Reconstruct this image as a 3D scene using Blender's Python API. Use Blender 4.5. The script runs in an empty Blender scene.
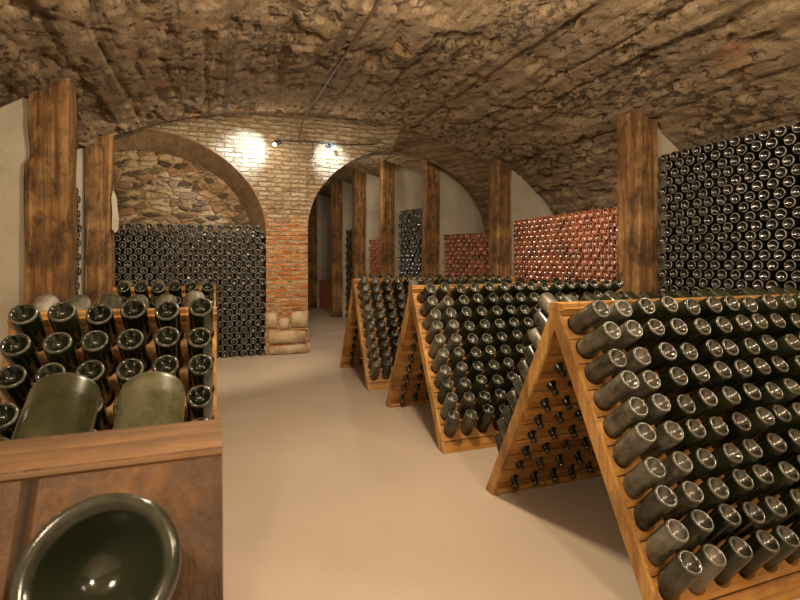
import bpy, bmesh, math, random
from mathutils import Vector, Matrix, Quaternion, noise
random.seed(7)
PI = math.pi
SC = bpy.context.scene
COL = SC.collection

# ------------------------------------------------------------------ measures
HE = 1.25                       # eye height
TH = math.atan(185 / 500.0)     # yaw of the camera to the right of the aisle
CX, VA, VZ, VH = 1.37, 3.7, 1.2, 2.0      # main vault: centre, half width, springing, rise
HR, HW = 1.072, 0.59             # riddling rack: ridge height, half foot spread
AL = math.atan2(HW, HR)
SL = math.hypot(HW, HR)         # slope length of a panel
RT = 0.050                      # panel thickness
PU, PV = 0.1250, 0.1085         # column and row pitch of the holes
V1 = 0.110                      # first row below the ridge
NROW = 10
BR, BL = 0.0445, 0.280          # bottle radius, length
YE = 6.9                        # end wall with the two arches
YV = 6.45                       # where the rough vault stops


# ------------------------------------------------------------------ helpers
def tag(o, label=None, cat=None, group=None, kind=None):
    if label: o['label'] = label
    if cat: o['category'] = cat
    if group: o['group'] = group
    if kind: o['kind'] = kind
    return o


def empty(name, loc=(0, 0, 0)):
    o = bpy.data.objects.new(name, None)
    o.location = loc
    o.empty_display_size = 0.1
    COL.objects.link(o)
    return o


def link(name, me, parent=None):
    o = bpy.data.objects.new(name, me)
    COL.objects.link(o)
    if parent: o.parent = parent
    return o


class MB:
    def __init__(s):
        s.v, s.f, s.m, s.uv = [], [], [], []

    def add(s, vs, fs, mi=0):
        k = len(s.v)
        s.v += [tuple(p) for p in vs]
        s.f += [tuple(i + k for i in f) for f in fs]
        s.m += [mi] * len(fs)

    def box(s, a, b, mi=0):
        x0, y0, z0 = a; x1, y1, z1 = b
        s.add([(x0, y0, z0), (x1, y0, z0), (x1, y1, z0), (x0, y1, z0), (x0, y0, z1), (x1, y0, z1), (x1, y1, z1), (x0, y1, z1)],
              [(0, 3, 2, 1), (4, 5, 6, 7), (0, 1, 5, 4), (1, 2, 6, 5), (2, 3, 7, 6), (3, 0, 4, 7)], mi)

    def obox(s, fn, a, b, mi=0):
        """box in a mapped frame: fn(u, v, w) gives the point"""
        q = [(a[0], a[1], a[2]), (b[0], a[1], a[2]), (b[0], b[1], a[2]), (a[0], b[1], a[2]), (a[0], a[1], b[2]), (b[0], a[1], b[2]), (b[0], b[1], b[2]), (a[0], b[1], b[2])]
        s.add([fn(*p) for p in q], [(0, 3, 2, 1), (4, 5, 6, 7), (0, 1, 5, 4), (1, 2, 6, 5), (2, 3, 7, 6), (3, 0, 4, 7)], mi)

    def lathe(s, prof, n=18, M=None, mi=0):
        vs, fs = [], []
        idx = []
        for r, z in prof:
            if r < 1e-6:
                idx.append([len(vs)]); vs.append(Vector((0, 0, z)))
            else:
                idx.append(list(range(len(vs), len(vs) + n)))
                vs += [Vector((r * math.cos(2 * PI * i / n), r * math.sin(2 * PI * i / n), z)) for i in range(n)]
        for a, b in zip(idx, idx[1:]):
            for i in range(n):
                j = (i + 1) % n
                if len(a) == 1 and len(b) == 1: continue
                if len(a) == 1: fs.append((a[0], b[j], b[i]))
                elif len(b) == 1: fs.append((a[i], a[j], b[0]))
                else: fs.append((a[i], a[j], b[j], b[i]))
        s.uv += [(0.0, 0.0)] * (len(s.v) - len(s.uv)) + [(math.hypot(v.x, v.y) * 10, v.z * 10) for v in vs]
        if M is not None: vs = [M @ v for v in vs]
        s.add(vs, fs, mi)

    def tube(s, pts, r, n=8, mi=0):
        pts = [Vector(p) for p in pts]
        rings = []
        up = Vector((0.13, 0.31, 0.94)).normalized()
        for i, p in enumerate(pts):
            t = (pts[min(i + 1, len(pts) - 1)] - pts[max(i - 1, 0)]).normalized()
            a = t.cross(up)
            if a.length < 1e-3: a = t.cross(Vector((1, 0, 0)))
            a.normalize(); b = t.cross(a)
            rings.append([p + a * (r * math.cos(2 * PI * k / n)) + b * (r * math.sin(2 * PI * k / n)) for k in range(n)])
        vs = [q for g in rings for q in g]
        fs = [(i * n + k, i * n + (k + 1) % n, (i + 1) * n + (k + 1) % n, (i + 1) * n + k) for i in range(len(rings) - 1) for k in range(n)]
        fs += [tuple(range(n)), tuple(range(len(vs) - n, len(vs)))]
        s.add(vs, fs, mi)

    def grid(s, P, nu, nv, mi=0):
        vs = [P(i, j) for j in range(nv + 1) for i in range(nu + 1)]
        w = nu + 1
        fs = [(j * w + i, j * w + i + 1, (j + 1) * w + i + 1, (j + 1) * w + i) for j in range(nv) for i in range(nu)]
        s.add(vs, fs, mi)

    def mesh(s, name, mats, smooth=False, fix=True):
        me = bpy.data.meshes.new(name)
        me.from_pydata(s.v, [], s.f)
        for m in (mats if isinstance(mats, (list, tuple)) else [mats]): me.materials.append(m)
        if any(s.m): me.polygons.foreach_set('material_index', s.m)
        if fix:
            bm = bmesh.new(); bm.from_mesh(me)
            bmesh.ops.recalc_face_normals(bm, faces=bm.faces)
            bm.to_mesh(me); bm.free()
        me.polygons.foreach_set('use_smooth', [smooth] * len(me.polygons))
        if len(s.uv) == len(s.v):
            lay = me.uv_layers.new(name='UVMap')
            vi = [0] * len(me.loops); me.loops.foreach_get('vertex_index', vi)
            lay.data.foreach_set('uv', [q for i in vi for q in s.uv[i]])
        me.update()
        return me

    def build(s, name, mats, parent=None, smooth=False, fix=True):
        return link(name, s.mesh(name, mats, smooth, fix), parent)


# ------------------------------------------------------------------ materials
class NT:
    def __init__(s, name):
        s.m = bpy.data.materials.new(name); s.m.use_nodes = True
        s.t = s.m.node_tree; s.n = s.t.nodes
        s.b = s.n['Principled BSDF']
        s.geo = None

    def node(s, ty, **kw):
        n = s.n.new(ty)
        for k, v in kw.items():
            if k in n.inputs: s.put(n.inputs[k], v)
            else: setattr(n, k, v)
        return n

    def put(s, sock, v):
        if isinstance(v, bpy.types.NodeSocket): s.t.links.new(v, sock)
        else: sock.default_value = v

    def pos(s):
        if s.geo is None: s.geo = s.n.new('ShaderNodeNewGeometry')
        return s.geo.outputs['Position']

    def coord(s, which='Object'):
        return s.node('ShaderNodeTexCoord').outputs[which]

    def map(s, v, scale=(1, 1, 1), loc=(0, 0, 0), rot=(0, 0, 0)):
        n = s.node('ShaderNodeMapping')
        s.put(n.inputs['Vector'], v)
        n.inputs['Scale'].default_value = scale; n.inputs['Location'].default_value = loc; n.inputs['Rotation'].default_value = rot
        return n.outputs[0]

    def noise(s, v, scale=5, detail=4, rough=0.55, dist=0.0):
        n = s.node('ShaderNodeTexNoise')
        s.put(n.inputs['Vector'], v)
        n.inputs['Scale'].default_value = scale; n.inputs['Detail'].default_value = detail
        n.inputs['Roughness'].default_value = rough; n.inputs['Distortion'].default_value = dist
        return n.outputs['Fac']

    def voro(s, v, scale=5, feature='F1', rand=1.0, out='Distance'):
        n = s.node('ShaderNodeTexVoronoi', feature=feature)
        s.put(n.inputs['Vector'], v)
        n.inputs['Scale'].default_value = scale; n.inputs['Randomness'].default_value = rand
        return n.outputs[out]

    def ramp(s, fac, stops, interp='LINEAR'):
        n = s.node('ShaderNodeValToRGB'); n.color_ramp.interpolation = interp
        e = n.color_ramp.elements
        while len(e) < len(stops): e.new(0.5)
        for el, (p, c) in zip(e, stops):
            el.position = p
            el.color = (c, c, c, 1) if isinstance(c, (int, float)) else (*c, 1)
        s.put(n.inputs[0], fac)
        return n.outputs[0]

    def mix(s, fac, a, b, mode='MIX'):
        n = s.node('ShaderNodeMix', data_type='RGBA', blend_type=mode)
        s.put(n.inputs[0], fac)
        for k, v in ((6, a), (7, b)):
            s.put(n.inputs[k], (*v, 1) if isinstance(v, tuple) and len(v) == 3 else v)
        return n.outputs[2]

    def math(s, op, a, b=0.0, c=None):
        n = s.node('ShaderNodeMath', operation=op)
        s.put(n.inputs[0], a); s.put(n.inputs[1], b)
        if c is not None: s.put(n.inputs[2], c)
        return n.outputs[0]

    def sep(s, v):
        n = s.node('ShaderNodeSeparateXYZ'); s.put(n.inputs[0], v); return n.outputs

    def comb(s, x, y, z=0.0):
        n = s.node('ShaderNodeCombineXYZ')
        for i, q in enumerate((x, y, z)): s.put(n.inputs[i], q)
        return n.outputs[0]

    def bump(s, h, strength=0.5, dist=0.02, normal=None):
        n = s.node('ShaderNodeBump')
        n.inputs['Strength'].default_value = strength; n.inputs['Distance'].default_value = dist
        s.put(n.inputs['Height'], h)
        if normal is not None: s.put(n.inputs['Normal'], normal)
        return n.outputs[0]

    def done(s, color=None, rough=0.8, normal=None, **kw):
        if color is not None: s.put(s.b.inputs['Base Color'], (*color, 1) if isinstance(color, tuple) and len(color) == 3 else color)
        s.put(s.b.inputs['Roughness'], rough)
        if normal is not None: s.put(s.b.inputs['Normal'], normal)
        for k, v in kw.items(): s.put(s.b.inputs[k.replace('_', ' ')], v)
        return s.m


def m_vault(name, brick=False):
    n = NT(name)
    uv = n.coord('UV')
    x, y, z = n.sep(uv)[:3]
    broad = n.noise(uv, 0.8, 4)
    streak = n.noise(n.map(uv, (6.5, 0.30, 1)), 1.0, 8, 0.66, 0.12)       # long smears along the vault
    mid = n.noise(n.map(uv, (1.3, 1.0, 1)), 5.5, 10, 0.72, 0.1)
    fine = n.noise(uv, 40, 8, 0.7)
    pitn = n.noise(n.map(uv, (1.5, 1.0, 1), (4, 2, 0)), 8.5, 10, 0.74, 0.1)
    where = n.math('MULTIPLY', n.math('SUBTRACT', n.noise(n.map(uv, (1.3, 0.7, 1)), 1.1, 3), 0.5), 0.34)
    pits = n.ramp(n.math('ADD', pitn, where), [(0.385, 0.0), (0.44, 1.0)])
    q = n.mix(0.035, uv, n.node('ShaderNodeTexNoise', Scale=7.0, Detail=4.0, Vector=uv).outputs['Color'], 'ADD')
    br = n.node('ShaderNodeTexBrick', Vector=n.map(q, (1, 1, 1), (0, 0, 0), (0, 0, PI / 2)), Scale=1.0)
    br.inputs['Mortar Size'].default_value = 0.013; br.inputs['Brick Width'].default_value = 0.23
    br.inputs['Row Height'].default_value = 0.07; br.inputs['Mortar Smooth'].default_value = 0.6
    show = n.ramp(n.math('ADD', n.math('MULTIPLY', y, 0.13), n.math('MULTIPLY', n.noise(uv, 1.3, 4), 0.9)), [(1.0, 0.0), (1.3, 0.42)]) if not brick else 0.9
    gap = n.math('MULTIPLY', br.outputs['Fac'], show)
    h = n.math('ADD', n.math('MULTIPLY', streak, 0.55), n.math('MULTIPLY', mid, 0.75))
    h = n.math('ADD', h, n.math('MULTIPLY', pits, 0.55))
    h = n.math('SUBTRACT', h, n.math('MULTIPLY', gap, 0.4))
    h = n.math('ADD', h, n.math('MULTIPLY', fine, 0.20))
    nor = n.bump(h, 1.0, 0.075)
    col = n.ramp(mid, [(0.34, (0.165, 0.108, 0.060)), (0.50, (0.30, 0.213, 0.126)), (0.66, (0.50, 0.385, 0.25))])
    col = n.mix(n.ramp(broad, [(0.40, 0.0), (0.62, 0.5)]), col, (0.225, 0.158, 0.092))
    col = n.mix(n.ramp(streak, [(0.36, 0.7), (0.46, 0.0)]), col, (0.09, 0.05, 0.023))
    col = n.mix(n.ramp(streak, [(0.56, 0.0), (0.66, 0.5)]), col, (0.36, 0.26, 0.16))
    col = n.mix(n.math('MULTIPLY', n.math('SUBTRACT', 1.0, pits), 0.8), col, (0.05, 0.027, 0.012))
    col = n.mix(n.math('MULTIPLY', gap, 0.5), col, (0.24, 0.17, 0.095) if brick else (0.20, 0.13, 0.07))
    red = n.ramp(n.noise(uv, 2.4, 5), [(0.58, 0.0), (0.70, 0.45)])
    col = n.mix(red, col, (0.40, 0.20, 0.09))
    white = n.ramp(n.noise(n.map(uv, (2.2, 1, 1), (3, 8, 1)), 2.6, 9, 0.7), [(0.60, 0.0), (0.70, 0.7)])
    col = n.mix(white, col, (0.50, 0.39, 0.26))
    return n.done(col, 0.9, nor)


def m_brick_wall(name='old_brick', brown=False):
    n = NT(name)
    p = n.pos()
    x, y, z = n.sep(p)[:3]
    q = n.comb(n.math('ADD', x, n.math('MULTIPLY', y, 0.9)), z, 0.0)
    q = n.mix(0.022, q, n.node('ShaderNodeTexNoise', Scale=4.0, Detail=3.0, Vector=p).outputs['Color'], 'ADD')
    q = n.mix(0.020, q, n.node('ShaderNodeTexNoise', Scale=19.0, Detail=4.0, Vector=p).outputs['Color'], 'ADD')
    br = n.node('ShaderNodeTexBrick', Vector=q, Scale=1.0)
    br.inputs['Mortar Size'].default_value = 0.014; br.inputs['Brick Width'].default_value = 0.215
    br.inputs['Row Height'].default_value = 0.060; br.inputs['Mortar Smooth'].default_value = 1.0
    br.inputs['Color1'].default_value = (0, 0, 0, 1); br.inputs['Color2'].default_value = (1, 1, 1, 1); br.inputs['Mortar'].default_value = (0.5, 0.5, 0.5, 1)
    tone = n.sep(br.outputs['Color'])[0]
    flat = n.map(p, (1, 1, 2.4))
    rag = n.noise(n.map(p, (1, 1, 3.2)), 9, 9, 0.74)
    gap = n.ramp(n.math('ADD', n.math('MULTIPLY', br.outputs['Fac'], 0.40), rag), [(0.54, 0.0), (0.80, 1.0)])
    red = n.ramp(tone, [(0.0, (0.40, 0.10, 0.025)), (0.35, (0.70, 0.24, 0.05)), (0.6, (0.55, 0.16, 0.035)), (0.8, (0.74, 0.33, 0.10)), (1.0, (0.66, 0.44, 0.24))])
    pale = n.ramp(tone, [(0.0, (0.28, 0.185, 0.10)), (0.35, (0.50, 0.385, 0.25)), (0.7, (0.40, 0.275, 0.16)), (1.0, (0.62, 0.52, 0.38))])
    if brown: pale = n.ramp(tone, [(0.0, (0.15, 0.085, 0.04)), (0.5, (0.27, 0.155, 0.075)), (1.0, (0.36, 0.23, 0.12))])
    zz = n.math('ADD', z, n.math('MULTIPLY', n.math('SUBTRACT', n.noise(p, 3, 5), 0.5), 1.0))
    up = n.ramp(n.math('MULTIPLY', zz, 0.3), [(0.52, 0.0), (0.585, 1.0)])
    col = n.mix(up, red, pale)
    worn = n.ramp(n.noise(n.map(p, (1, 1, 2.6), (3, 3, 3)), 7, 9, 0.72), [(0.49, 0.0), (0.58, 0.85)])
    col = n.mix(n.math('MULTIPLY', worn, 0.35) if brown else worn, col, (0.60, 0.49, 0.33))
    mort = n.mix(up, (0.56, 0.43, 0.26), (0.26, 0.17, 0.085))
    col = n.mix(n.math('MULTIPLY', gap, n.math('SUBTRACT', 0.9, n.math('MULTIPLY', up, 0.3))), col, mort)
    dark = n.ramp(n.noise(n.map(p, (1, 1, 3)), 10, 9, 0.74), [(0.36, 0.85), (0.44, 0.0)])
    col = n.mix(dark, col, (0.11, 0.06, 0.025))
    h = n.math('ADD', n.math('MULTIPLY', n.math('SUBTRACT', 1.0, gap), 1.0), n.math('MULTIPLY', n.noise(flat, 17, 9, 0.7), 1.3))
    return n.done(col, 0.92, n.bump(h, 1.0, 0.045))


def m_rubble():
    n = NT('rubble_masonry')
    p = n.pos()
    q = n.mix(0.12, p, n.node('ShaderNodeTexNoise', Scale=5.0, Detail=6.0, Vector=p).outputs['Color'], 'ADD')
    q = n.map(q, (5.5, 5.5, 14.0))
    e = n.voro(q, 1.0, 'DISTANCE_TO_EDGE')
    cell = n.node('ShaderNodeTexVoronoi', feature='F1', Scale=1.0, Vector=q).outputs['Color']
    tone = n.sep(cell)[0]
    col = n.ramp(tone, [(0.0, (0.04, 0.027, 0.015)), (0.25, (0.10, 0.062, 0.03)), (0.4, (0.26, 0.17, 0.095)), (0.6, (0.21, 0.11, 0.05)), (0.8, (0.35, 0.255, 0.165)), (1.0, (0.30, 0.21, 0.085))])
    col = n.mix(n.ramp(e, [(0.02, 0.85), (0.10, 0.0)]), col, (0.33, 0.22, 0.11))
    col = n.mix(n.ramp(n.noise(n.map(p, (1, 1, 1.8)), 9, 9, 0.75), [(0.40, 0.9), (0.47, 0.0)]), col, (0.09, 0.05, 0.022))
    col = n.mix(n.ramp(n.noise(n.map(p, (1, 1, 1.8), (5, 5, 5)), 7, 9, 0.75), [(0.57, 0.0), (0.64, 0.6)]), col, (0.46, 0.36, 0.24))
    h = n.math('ADD', n.ramp(e, [(0.0, 0.0), (0.16, 1.0)]), n.math('MULTIPLY', n.noise(p, 20, 6), 0.5))
    return n.done(col, 0.92, n.bump(h, 0.8, 0.03))


def m_plaster():
    n = NT('lime_plaster')
    p = n.pos()
    a = n.noise(p, 1.6, 6, 0.6); b = n.noise(p, 24, 8, 0.6)
    col = n.ramp(a, [(0.3, (0.34, 0.295, 0.225)), (0.55, (0.49, 0.44, 0.355)), (0.75, (0.56, 0.51, 0.425))])
    col = n.mix(n.ramp(n.noise(p, 5, 7, 0.7), [(0.58, 0.0), (0.72, 0.45)]), col, (0.35, 0.28, 0.19))
    return n.done(col, 0.92, n.bump(n.math('ADD', n.math('MULTIPLY', a, 0.8), n.math('MULTIPLY', b, 0.35)), 0.6, 0.02))


def m_floor():
    n = NT('screed_floor')
    p = n.pos()
    a = n.noise(p, 0.9, 5, 0.55); b = n.noise(p, 60, 5, 0.6)
    col = n.ramp(a, [(0.3, (0.455, 0.375, 0.300)), (0.6, (0.52, 0.43, 0.352)), (0.8, (0.48, 0.395, 0.32))])
    col = n.mix(n.ramp(b, [(0.3, 0.12), (0.5, 0.0)]), col, (0.30, 0.22, 0.14))
    x, y, z = n.sep(p)[:3]
    return n.done(col, n.ramp(a, [(0.3, 0.5), (0.7, 0.62)]), n.bump(n.math('ADD', a, n.math('MULTIPLY', b, 0.1)), 0.12, 0.02))


def m_wood(name, axis, c0, c1, c2, stain=0.4, joints=None, rough=0.6, obj=True, scale=1.0, mottle=0.0):
    """grain runs along AXIS; JOINTS = (axis, pitch, offset) draws the gaps between boards"""
    n = NT(name)
    p = n.coord('Object') if obj else n.pos()
    sc = [14.0, 14.0, 14.0]; sc[axis] = 0.9
    g = n.noise(n.map(p, tuple(q * scale for q in sc)), 1.0, 7, 0.62, 0.6)
    sc2 = [60.0, 60.0, 60.0]; sc2[axis] = 2.0
    f = n.noise(n.map(p, tuple(sc2)), 1.0, 4, 0.6)
    col = n.ramp(g, [(0.30, c0), (0.5, c1), (0.70, c2)])
    col = n.mix(n.ramp(f, [(0.35, 0.45), (0.5, 0.0)]), col, tuple(q * 0.45 for q in c0))
    blot = n.ramp(n.noise(p, 2.6, 5, 0.6), [(0.45, 0.0), (0.68, stain)])
    col = n.mix(blot, col, tuple(q * 0.5 for q in c0))
    h = n.math('ADD', n.math('MULTIPLY', g, 0.6), n.math('MULTIPLY', f, 0.35))
    if mottle:
        st = [7.0, 7.0, 7.0]; st[axis] = 3.0
        k = n.noise(n.map(p, tuple(st), (3, 1, 2)), 1.0, 9, 0.72, 0.3)
        col = n.mix(n.ramp(k, [(0.40, mottle), (0.50, 0.0)]), col, tuple(q * 0.55 for q in c0))
        col = n.mix(n.ramp(k, [(0.58, 0.0), (0.70, mottle * 0.5)]), col, tuple(min(q * 1.15, 1) for q in c2))
        h = n.math('ADD', h, n.math('MULTIPLY', k, 0.8 * mottle))
    if joints:
        ax, pitch, off = joints
        t = n.math('FRACT', n.math('DIVIDE', n.math('ADD', n.sep(p)[ax], off + 50 * pitch), pitch))
        gap = n.ramp(t, [(0.0, 0.0), (0.035, 1.0), (0.965, 1.0), (1.0, 0.0)])
        board = n.node('ShaderNodeTexWhiteNoise', noise_dimensions='1D')
        n.put(board.inputs['W'], n.math('FLOOR', n.math('DIVIDE', n.math('ADD', n.sep(p)[ax], off + 50 * pitch), pitch)))
        col = n.mix(n.math('MULTIPLY', board.outputs['Value'], 0.35), col, tuple(q * 0.7 for q in c0))
        col = n.mix(n.math('SUBTRACT', 1.0, gap), col, (0.02, 0.011, 0.005))
        h = n.math('ADD', h, n.math('MULTIPLY', gap, 1.0))
    return n.done(col, rough, n.bump(h, 0.8, 0.008))


def m_glass(name, tint, dusty, dust_col, rough=0.10, trans=0.0, rim=(0.40, 0.37, 0.31), rimw=0.55, soft=0.24, coat=1.0):
    """bottle glass with dust on the body and a pale ring painting in the light refracted by the base rim"""
    n = NT(name)
    p = n.coord('Object')
    rnd = n.node('ShaderNodeObjectInfo').outputs['Random']
    q = n.node('ShaderNodeVectorMath', operation='ADD'); n.put(q.inputs[0], p)
    n.put(q.inputs[1], n.comb(n.math('MULTIPLY', rnd, 37.0), n.math('MULTIPLY', rnd, 11.0), n.math('MULTIPLY', rnd, 23.0)))
    d = n.noise(n.map(q.outputs[0], (14, 14, 9)), 1.0, 6, 0.65)
    sp = n.noise(q.outputs[0], 190, 3, 0.6)
    dust = n.ramp(d, [(0.40, dusty * 0.15), (0.70, dusty)])
    dust = n.math('MULTIPLY', dust, n.math('ADD', 0.25, n.math('MULTIPLY', rnd, 1.2)))
    rr, zz = n.sep(n.coord('UV'))[:2]
    body = n.ramp(n.math('MULTIPLY', zz, 0.3), [(0.015, 0.45), (0.06, 1.0), (0.55, 1.0), (0.63, 0.12)])
    dust = n.math('MULTIPLY', n.math('MINIMUM', n.math('ADD', dust, n.ramp(sp, [(0.64, 0.0), (0.74, dusty * 0.5)])), 0.9), body)
    ring = n.ramp(rr, [(0.31, 0.0), (0.36, 0.7), (0.385, 1.0), (0.41, 0.9), (0.45, 0.15)])
    low = n.ramp(zz, [(0.02, 1.0), (0.08, 0.0)])
    blot = n.ramp(n.noise(q.outputs[0], 26, 5, 0.7), [(0.38, 0.12), (0.64, 1.0)])
    rim_shine = n.math('MULTIPLY', n.math('MULTIPLY', ring, low), n.math('MULTIPLY', rimw, blot))
    base = n.mix(rnd, tuple(t * 0.45 for t in tint), tuple(t * 1.5 for t in tint))
    col = n.mix(dust, base, dust_col)
    col = n.mix(rim_shine, col, rim)  # pale rim colour stands in for light refracted in the thick base
    low2 = n.ramp(zz, [(0.30, soft * 0.5), (0.36, 0.0)])
    inner = n.math('MULTIPLY', n.ramp(zz, [(0.06, 0.5), (0.10, 1.0), (0.32, 1.0), (0.36, 0.0)]), n.ramp(rr, [(0.345, 1.0), (0.375, 0.0)]))
    n.put(n.b.inputs['Coat Weight'], n.math('MULTIPLY', inner, coat))
    n.b.inputs['Coat Roughness'].default_value = soft
    n.b.inputs['Coat IOR'].default_value = 2.2
    n.done(col, n.math('ADD', n.math('ADD', rough, low2), n.math('MULTIPLY', n.math('MAXIMUM', dust, rim_shine), 0.4)))
    n.b.inputs['IOR'].default_value = 1.52
    if trans: n.put(n.b.inputs['Transmission Weight'], n.math('MULTIPLY', n.math('SUBTRACT', 1.0, dust), trans))
    return n.m


def m_flat(name, col, rough=0.5, metal=0.0, emit=None, strength=0.0):
    n = NT(name)
    f = n.noise(n.coord('Object'), 40, 4)
    c = n.mix(n.math('MULTIPLY', f, 0.4), col, tuple(q * 0.55 for q in col))
    n.done(c, rough, Metallic=metal)
    if emit:
        n.b.inputs['Emission Color'].default_value = (*emit, 1); n.b.inputs['Emission Strength'].default_value = strength
    return n.m


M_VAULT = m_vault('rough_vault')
M_VBRICK = m_vault('brick_vault', True)
M_BRICK = m_brick_wall()
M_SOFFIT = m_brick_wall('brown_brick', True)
M_RUBBLE = m_rubble()
M_PLASTER = m_plaster()
M_FLOOR = m_floor()
M_POST = m_wood('old_oak', 2, (0.080, 0.036, 0.012), (0.28, 0.140, 0.048), (0.46, 0.28, 0.115), 0.9, rough=0.85, scale=0.9, mottle=0.8)
M_PINE = m_wood('pine_boards', 0, (0.25, 0.105, 0.024), (0.52, 0.25, 0.060), (0.68, 0.37, 0.105), 0.5, (2, PV * math.cos(AL), 0.03), 0.5, mottle=0.35)
M_PINE_V = m_wood('pine_uprights', 2, (0.30, 0.13, 0.030), (0.56, 0.28, 0.070), (0.70, 0.40, 0.12), 0.45, (0, PU * 2, 0.006), 0.5, mottle=0.3)
M_EDGE = m_wood('pine_edge', 2, (0.24, 0.11, 0.030), (0.52, 0.275, 0.078), (0.68, 0.41, 0.14), 0.6, None, 0.5, mottle=0.5)
M_OLDW = m_wood('weathered_boards', 2, (0.055, 0.022, 0.005), (0.19, 0.077, 0.016), (0.40, 0.175, 0.036), 0.9, (0, 0.165, 0.125), 0.6, scale=1.3, mottle=0.6)
M_OLDR = m_wood('weathered_rail', 0, (0.07, 0.032, 0.011), (0.19, 0.090, 0.030), (0.33, 0.175, 0.065), 0.8, None, 0.7, scale=1.5, mottle=0.5)
M_GREEN = m_glass('green_glass', (0.009, 0.013, 0.004), 0.09, (0.27, 0.25, 0.20), 0.08, rim=(0.50, 0.46, 0.38), rimw=0.42)
M_BLACKG = m_glass('black_green_glass', (0.006, 0.009, 0.003), 0.05, (0.25, 0.23, 0.18), 0.07, rim=(0.46, 0.43, 0.36), rimw=0.40, soft=0.12, coat=0.22)
M_DUSTLIT = m_glass('dusty_lit_green_glass', (0.014, 0.018, 0.008), 0.80, (0.27, 0.25, 0.205), 0.14, rim=(0.46, 0.43, 0.36), rimw=0.42)  # dust tone; on the right racks it paints in light from the aisle
M_GREENT = m_glass('clear_green_glass', (0.045, 0.050, 0.014), 0.5, (0.19, 0.165, 0.11), 0.14, 0.6, coat=0.0)
M_BIGG = m_glass('near_black_glass', (0.006, 0.009, 0.003), 0.04, (0.25, 0.22, 0.17), 0.07, rimw=0.12, soft=0.12, coat=0.15)
M_DARK = m_glass('dark_glass', (0.006, 0.006, 0.005), 0.06, (0.25, 0.23, 0.19), 0.07, rim=(0.64, 0.60, 0.52), rimw=0.5, soft=0.15, coat=0.65)
M_ROSE = m_glass('rose_glass', (0.23, 0.060, 0.026), 0.10, (0.50, 0.27, 0.17), 0.10, rim=(0.80, 0.50, 0.34), rimw=0.6, soft=0.20)
M_CAP = m_flat('crown_cap_metal', (0.10, 0.09, 0.075), 0.4, 0.6)
M_IRON = m_flat('dull_iron', (0.10, 0.085, 0.07), 0.5, 0.8)
M_CABLE = m_flat('brown_conduit', (0.13, 0.085, 0.05), 0.45)
M_BLACK = m_flat('black_cable', (0.03, 0.027, 0.025), 0.6)
M_BULB = m_flat('lit_bulb', (0.9, 0.9, 0.9), 0.4, 0.0, (1.0, 0.93, 0.82), 25.0)
M_STONE = m_rubble()


# ------------------------------------------------------------------ setting
def vz(x, grow=0.0, cx=CX):
    q = 1 - ((x - cx) / (VA + grow)) ** 2
    return VZ + (VH + grow) * math.sqrt(max(q, 0.0))


def sweep(name, mat, ys, path, a, h, zs, amp, nphi, crumble=0.0):
    """a vault: half ellipses strung along ys; path(y) = centre x. UV in metres: arc length, y"""
    NP = nphi
    arc = [0.0]
    for i in range(NP):
        p0, p1 = PI * i / NP, PI * (i + 1) / NP
        arc.append(arc[-1] + math.hypot(a * (math.cos(p1) - math.cos(p0)), h * (math.sin(p1) - math.sin(p0))))
    vs, uvs = [], []
    for y in ys:
        for i in range(NP + 1):
            ph = PI - PI * i / NP
            x, z = a * math.cos(ph), h * math.sin(ph)
            nx, nz = math.cos(ph) / a, math.sin(ph) / h
            ln = math.hypot(nx, nz); nx /= ln; nz /= ln
            u = arc[i]
            d = 0.0
            if amp:
                wu = u + 0.05 * noise.noise(Vector((u * 1.5, y * 0.6, 30)))
                bd = wu / 0.24
                step = (noise.cell(Vector((math.floor(bd), math.floor(y / 3.7 + 7.3 * math.floor(bd)), 2.0))) - 0.5)
                edge = min(bd - math.floor(bd), math.ceil(bd) - bd)
                d = amp * (1.2 * noise.fractal(Vector((u * 0.9, y * 0.7, 3)), 1.0, 2.0, 3)
                           + 0.95 * step * min(1.0, edge * 12)
                           + 0.5 * noise.fractal(Vector((u * 6, y * 4.6, 5)), 0.8, 2.0, 5))
                if edge < 0.07: d += amp * 0.7 * max(0.0, noise.noise(Vector((u * 4, y * 3, 60))) * 2.0)
                k = noise.fractal(Vector((u * 4.6, y * 3.0, 21)), 0.85, 2.0, 6)
                t = 0.18 + 0.35 * noise.noise(Vector((u * 0.6, y * 0.5, 44)))
                if k > t: d += crumble * min((k - t) * 5, 1.0)
            uvs.append((u, y))
            vs.append((path(y) + x + nx * d, y, zs + z + nz * d))
    w = NP + 1
    fs = [(j * w + i, j * w + i + 1, (j + 1) * w + i + 1, (j + 1) * w + i) for j in range(len(ys) - 1) for i in range(NP)]
    me = bpy.data.meshes.new(name)
    me.from_pydata(vs, [], fs)
    me.materials.append(mat)
    lay = me.uv_layers.new(name='UVMap')
    for l in me.loops: lay.data[l.index].uv = uvs[l.vertex_index]
    me.polygons.foreach_set('use_smooth', [True] * len(me.polygons))
    me.update(); me.flip_normals()
    o = link(name, me)
    tag(o, kind='structure')
    return o


def frange(a, b, n): return [a + (b - a) * i / n for i in range(n + 1)]


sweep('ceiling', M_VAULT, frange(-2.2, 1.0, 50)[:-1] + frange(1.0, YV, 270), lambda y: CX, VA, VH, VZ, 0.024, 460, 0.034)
sweep('ceiling_brick', M_VBRICK, frange(YV - 0.02, YE + 0.10, 12), lambda y: CX, VA + 0.09, VH + 0.09, VZ, 0.012, 160)

# end of the rough vault: the thickness that shows against the brick behind it
mb = MB()
N = 120
def rim(i, j):
    ph = PI - PI * i / N
    g = (-0.012, 0.13)[j]
    return (CX + (VA + g) * math.cos(ph), YV, VZ + (VH + g) * math.sin(ph))
mb.grid(rim, N, 1)
tag(mb.build('ceiling_rim', M_RUBBLE, fix=False), kind='structure')

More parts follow.
